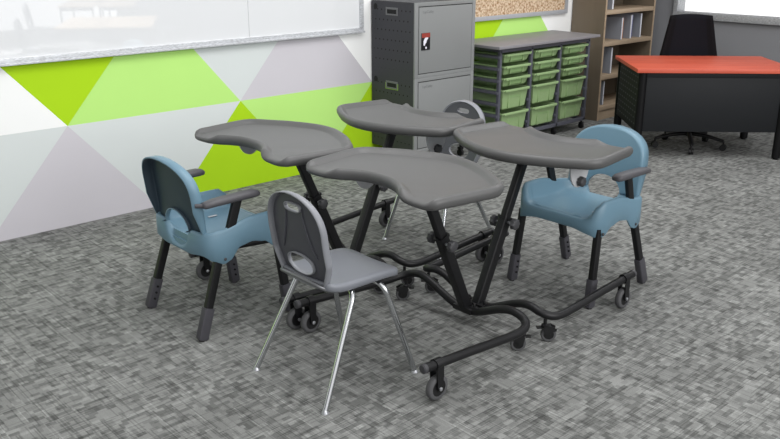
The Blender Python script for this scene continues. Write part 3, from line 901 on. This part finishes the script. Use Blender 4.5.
def make_tray(h, name):
    """origin: centre of its front top edge; opens up, extends +y"""
    tt = thing(name, 'x', 'tray')
    w, d = .375, .43
    def sect(k, z, x_in, y0, y1): return [(-w/2+x_in, y0, z), (w/2-x_in, y0, z), (w/2-x_in, y1, z), (-w/2+x_in, y1, z)]
    rows = [sect(0, -.016, 0, -.004, d), sect(0, -.004, 0, -.006, d), sect(0, 0, .004, -.002, d-.004), sect(0, -.002, .012, .010, d-.012), sect(0, -h+.012, .030, .028, d-.03)]
    outer = [sect(0, -.016, .012, .010, d-.01), sect(0, -h*.5, .022, .020, d-.02), sect(0, -h+.010, .034, .030, d-.03), sect(0, -h, .044, .04, d-.04)]
    bm = B()
    R1 = [[bm.verts.new(p) for p in r] for r in rows]; R2 = [[bm.verts.new(p) for p in r] for r in outer]
    for RR in (R1, R2):
        for a, b in zip(RR[:-1], RR[1:]):
            for k in range(4): bm.faces.new((a[k], a[(k+1) % 4], b[(k+1) % 4], b[k]))
    for k in range(4): bm.faces.new((R1[0][k], R1[0][(k+1) % 4], R2[0][(k+1) % 4], R2[0][k]))
    bm.faces.new(R1[-1]); bm.faces.new(R2[-1])
    bmesh.ops.recalc_face_normals(bm, faces=bm.faces)
    # vertical stiffening ribs on the front
    for x in (-.085, .085): 
        box(bm, (x-.006, .006 if h < .1 else .012, -h+.012), (x+.006, .030, -.014), .002)
    # handle lip
    box(bm, (-w/2+.02, -.018, -.020), (w/2-.02, .004, -.004), .004)
    obj('tub', bm, M['tray'], tt, 30)
    bm = B(); box(bm, (-.078, .0125 if h < .1 else .016, -min(h, .1)+.020), (.078, .027, -.024), .002); obj('label_holder', bm, M['tray_label'], tt, 30)
    return tt
tr_s = make_tray(.082, 'shallow_tray'); tr_d = make_tray(.185, 'deep_tray'); used = {}
cols = ['left', 'middle', 'right']; rown = ['top row', 'second row', 'third row', 'upper deep row', 'bottom row']
for r, (z, h) in enumerate(SLOT):
    src = tr_s if r < 3 else tr_d
    for c in range(3):
        o = src if src.name not in used else copy_tree(src)
        used[src.name] = 1
        xc = UX0+(posts[c]+posts[c+1])/2
        o.location = (xc, UYF-.012, z)
        tag(o, '%s green tray, %s of the rack, %s column' % ('shallow' if r < 3 else 'deep', rown[r], cols[c]), 'tray', 'green storage trays in the rack')

# ------------------------------------------------------------------ bookcase and books
KX0, KX1, KYF = 7.425, 8.36, 4.885
t = thing('bookcase', 'tall open wooden bookcase in the corner beside the grey wall', 'bookcase', (KX0, KYF, 0))
W = KX1-KX0; D = WY-.012-KYF
for x0 in (0, W-.022):
    bm = B(); box(bm, (x0, .006, 0), (x0+.022, D, 2.1)); sp = obj('side_panel', bm, M['shelf_shaded'], t, smooth=0, label='wood side panel with shade painted in')
    bm = B(); box(bm, (x0, 0, 0), (x0+.022, .006, 2.1)); obj('edge_strip', bm, M['shelf'], sp, smooth=0)
bm = B(); box(bm, (.022, D-.01, 0), (W-.022, D, 2.1)); obj('back_panel', bm, M['shelf_shaded'], t, smooth=0)
SH = [.105, .425, .765, 1.083, 1.40, 1.72]
for i, z in enumerate(SH):
    bm = B(); box(bm, (.022, .004, z), (W-.022, D-.01, z+.042), .002); obj('shelf', bm, M['shelf'], t, 30)
bm = B(); box(bm, (.022, .02, 0), (W-.022, .04, .105)); obj('plinth', bm, M['shelf'], t, smooth=0)
bm = B(); box(bm, (.022, .004, 2.06), (W-.022, D-.01, 2.1)); obj('top_panel', bm, M['shelf'], t, smooth=0)

def make_book(x, z, h, d, th, label, accent=None):
    """covers face x, pages/spine towards -y"""
    tt = thing('book', label, 'book', (x, KYF+.045, z), 0, 'books in the corner bookcase')
    bm = B()
    box(bm, (0, 0, 0), (.004, d, h)); box(bm, (th-.004, 0, 0), (th, d, h)); box(bm, (.004, d-.004, 0), (th-.004, d, h))
    obj('cover', bm, M['book'], tt, smooth=0)
    bm = B(); box(bm, (.0042, -.001, .003), (th-.0042, d-.005, h-.003)); obj('pages', bm, M['pages'], tt, smooth=0)
    if accent:
        bm = B(); box(bm, (th, .001, .006), (th+.010, d-.01, h-.006)); obj('bright_back_cover', bm, M[accent], tt, smooth=0)
    return tt
s2 = SH[2]+.043; s3 = SH[3]+.043; s1 = SH[1]+.043; s0 = SH[0]+.043
make_book(7.805, s2, .225, .26, .026, 'book with white page edge and orange back cover, left of the three on one shelf', 'orange')
make_book(7.975, s2, .245, .26, .028, 'book with violet back cover, middle of the three on one shelf', 'purple')
make_book(8.165, s2, .250, .26, .026, 'rightmost grey book of the three on one shelf')
make_book(7.600, s3, .26, .24, .028, 'grey book alone on the highest visible shelf')
make_book(7.655, s1, .27, .22, .026, 'grey book standing alone one shelf below the three books')
make_book(7.560, s0, .25, .10, .020, 'thin grey book alone on the bottom shelf by the side panel')

# ------------------------------------------------------------------ teacher's desk
DX, DY = Vector((.7071, -.7071, 0)), Vector((.7071, .7071, 0))
t = thing('teacher_desk', 'large desk with red wooden top and black metal panel', 'desk', (6.277, 3.773, 0), -PI/4)
DW, DD, DZ = 1.34, .885, .775
bm = B(); box(bm, (0, 0, DZ-.032), (DW, DD, DZ), .003); obj('desktop', bm, M['red_top'], t, 30)
bm = B(); box(bm, (.055, .048, .235), (DW-.055, .066, DZ-.033), .003); obj('modesty_panel', bm, M['desk'], t, 30)
bm = B(); box(bm, (.03, .040, DZ-.075), (DW-.03, .068, DZ-.033), .003); box(bm, (.03, DD-.07, DZ-.075), (DW-.03, DD-.04, DZ-.033), .003)
obj('top_rail', bm, M['desk'], t, 30)
for x in (.062, 1.262):
    for y in (.055, DD-.055):
        bm = B(); tube(bm, [(x, y, .012), (x, y, DZ-.033)], .036, 16, square=False); tube(bm, [(x, y, 0), (x, y, .012)], [.022, .016], 14)
        obj('leg', bm, M['desk_leg'], t, 50)
for x in (.045, 1.262):
    bm = B(); box(bm, (x-.008, .07, .235), (x+.008, DD-.07, DZ-.033))
    obj('side_panel', bm, dotted('slotted_black_steel', (10, 10, 12), (84, 86, 92), 'Y', 'Z', .12, .29, .078, .05, .035, .024, .0065, (.09, DD-.09, .26, DZ-.06), .5, .25), t, smooth=0)

# ------------------------------------------------------------------ office chair
t = thing('office_chair', 'black mesh-back office chair behind the red desk', 'office chair', (7.075, 3.672, 0), 0)
fa = math.atan2(-.74, -.67)
for k in range(5):
    a = math.radians(-146)+2*PI*k/5
    c, s = math.cos(a), math.sin(a)
    bm = B(); tube(bm, smooth_path([(c*.03, s*.03, .125), (c*.16, s*.16, .118), (c*.31, s*.31, .085)], 4), [.024, .024, .023, .022, .021, .02, .019, .018, .016], 10, sx=.8)
    obj('base_spoke', bm, M['black_plastic'], t, 60)
    x, y = c*.31, s*.31
    bm = B(); tube(bm, [(x, y, .085), (x, y, .055)], .009, 8)
    for q in (-1, 1):
        nx, ny = -s*.012*q, c*.012*q
        tube(bm, [(x+nx*.3, y+ny*.3, .029), (x+nx*1.6, y+ny*1.6, .029)], .029, 16)
    obj('caster', bm, M['black_plastic'], t, 50)
bm = B(); tube(bm, [(0, 0, .10), (0, 0, .44)], .026, 14); box(bm, (-.09, -.09, .42), (.09, .09, .46), .01); obj('gas_column', bm, M['black_plastic'], t)
mr = Matrix.Rotation(math.radians(-135-0), 4, 'Z')   # local +x = facing the desk
bm = B(); box(bm, (-.42, -.20, .46), (.10, .28, .53), .03, mtx=mr, seg=3); obj('seat', bm, M['mesh'], t)
bm = B(); n = 14; V = []
for i in range(n+1):
    row = []
    for j in range(n+1):
        u = -1+2*i/n; v = j/n
        w = .298-.108*v
        z = .60+.532*v+(.012*(1-u*u) if j == n else 0)
        row.append(bm.verts.new(mr @ Vector((-.485-.05*v+.05*u*u, .060+u*w, z))))
    V.append(row)
for i in range(n):
    for j in range(n):
        f = bm.faces.new((V[i][j], V[i+1][j], V[i+1][j+1], V[i][j+1])); f.material_index = 1 if (i < 2 or i > n-3) else 0
o = obj('backrest', bm, [M['mesh'], M['mesh_dark']], t, 40); solidify(o, .03, 0)
bm = B(); tube(bm, [mr @ Vector(p) for p in smooth_path([(-.08, 0, .45), (-.44, .05, .47), (-.535, .06, .60), (-.535, .06, .78)], 4)], .02, 10); obj('back_support', bm, M['black_plastic'], t)

# ------------------------------------------------------------------ classroom furniture behind the viewer, mirrored in the whiteboard
def side_table(loc, rz, label):
    tt = thing('classroom_table', label, 'table', loc, rz, 'beech tables mirrored in the whiteboard')
    bm = B(); box(bm, (0, 0, .715), (.60, 1.60, .74), .004); obj('tabletop', bm, M['beech'], tt, 30)
    for x, y in ((.03, .03), (.03, 1.55)):
        bm = B(); box(bm, (x, y, .655), (.57, y+.02, .714)); obj('apron', bm, M['knob'], tt, 30)
    for x in (.04, .56):
        for y in (.05, 1.55):
            bm = B(); tube(bm, [(x, y, 0), (x, y, .715)], .016, 10); obj('leg', bm, M['knob'], tt)
    return tt
RA = .527; dx_ = Vector((math.cos(RA), math.sin(RA), 0))
names = ['beech table in the nearer mirrored pair, left half', 'beech table in the nearer mirrored pair, right half', 'beech table in the farther mirrored pair, left half', 'beech table in the farther mirrored pair, right half']
for k, (p, a) in enumerate((((4.98, -1.68), 0), ((4.98, -1.68), .605), ((6.47, -5.30), 0), ((6.47, -5.30), .64))):
    q = Vector((p[0], p[1], 0))+dx_*a; side_table(q, RA, names[k])
for x, y, rz, lb in ((4.00, -.52, RA, 'grey chair mirrored nearest the left edge of the whiteboard'), (5.05, -3.10, RA, 'grey chair mirrored at the left end of the beech tables'),
                     (6.60, -1.75, RA+PI, 'grey chair mirrored at the right end of the farther beech tables'), (5.85, .30, RA+PI, 'grey chair mirrored at the right end of the nearer beech tables')):
    o = copy_tree(gc); o.location = (x, y, 0); o.rotation_euler = (0, 0, rz); tag(o, lb, 'chair', 'grey stacking chairs')

# ------------------------------------------------------------------ camera
cam = bpy.data.cameras.new('camera'); co = bpy.data.objects.new('camera', cam); COL.objects.link(co)
cam.sensor_width = 36; cam.lens = 835/780*36; cam.clip_start = .05
p = math.atan(279.5/835)
hx = Vector((.7368, -.6761, 0)).normalized()       # camera right
yaw = math.atan2(-hx.y, hx.x)
co.location = (0, 0, H); co.rotation_euler = (PI/2-p, 0, math.atan2(hx.y, hx.x))
S.camera = co

# ------------------------------------------------------------------ light
w = bpy.data.worlds.new('world'); S.world = w; w.use_nodes = True
N = w.node_tree.nodes; L = w.node_tree.links; bg = N['Background']
tc = N.new('ShaderNodeTexCoord'); sp = N.new('ShaderNodeSeparateXYZ'); L.new(tc.outputs['Generated'], sp.inputs[0])
def mrange(src, f0, f1, t0, t1):
    m = N.new('ShaderNodeMapRange'); m.interpolation_type = 'SMOOTHSTEP'
    for k, v in zip(('From Min', 'From Max', 'To Min', 'To Max'), (f0, f1, t0, t1)): m.inputs[k].default_value = v
    L.new(src, m.inputs['Value']); return m.outputs['Result']
add = N.new('ShaderNodeMath'); add.operation = 'ADD'
L.new(mrange(sp.outputs['Y'], -.1, -.8, .14, 1.0), add.inputs[0])      # the window side of the room
L.new(mrange(sp.outputs['Z'], .0, .8, .0, .45), add.inputs[1])         # the lit ceiling
mulx = N.new('ShaderNodeMath'); mulx.operation = 'MULTIPLY'              # bright sky outside the window wall
L.new(mrange(sp.outputs['X'], .35, .6, .0, 1.5), mulx.inputs[0]); L.new(mrange(sp.outputs['Z'], .25, .0, .0, 1.), mulx.inputs[1])
add2 = N.new('ShaderNodeMath'); add2.operation = 'ADD'
L.new(add.outputs[0], add2.inputs[0]); L.new(mulx.outputs[0], add2.inputs[1])
L.new(add2.outputs[0], bg.inputs['Strength'])
bg.inputs['Color'].default_value = (1, 1, 1, 1)
def area(name, loc, target, sx, sy, power, col=(1, 1, 1)):
    l = bpy.data.lights.new(name, 'AREA'); l.shape = 'RECTANGLE'; l.size = sx; l.size_y = sy; l.energy = power; l.color = col
    o = bpy.data.objects.new(name, l); COL.objects.link(o); o.location = loc
    o.rotation_euler = (Vector(target)-Vector(loc)).to_track_quat('-Z', 'Y').to_euler(); return o
area('window_light', (3.0, -3.5, 2.9), (3.3, 4.0, .4), 4.5, 2.0, 170)
area('overhead_light', (2.6, 2.6, 3.3), (2.6, 2.6, 0), 2.2, 2.2, 60)
area('overhead_light', (6.2, 2.8, 3.3), (6.4, 3.4, 0), 1.6, 1.6, 40)  # unseen area lamp added to brighten the right wall
S.view_settings.view_transform = 'Standard'; S.view_settings.look = 'None'
S.view_settings.exposure = 0; S.view_settings.gamma = 1
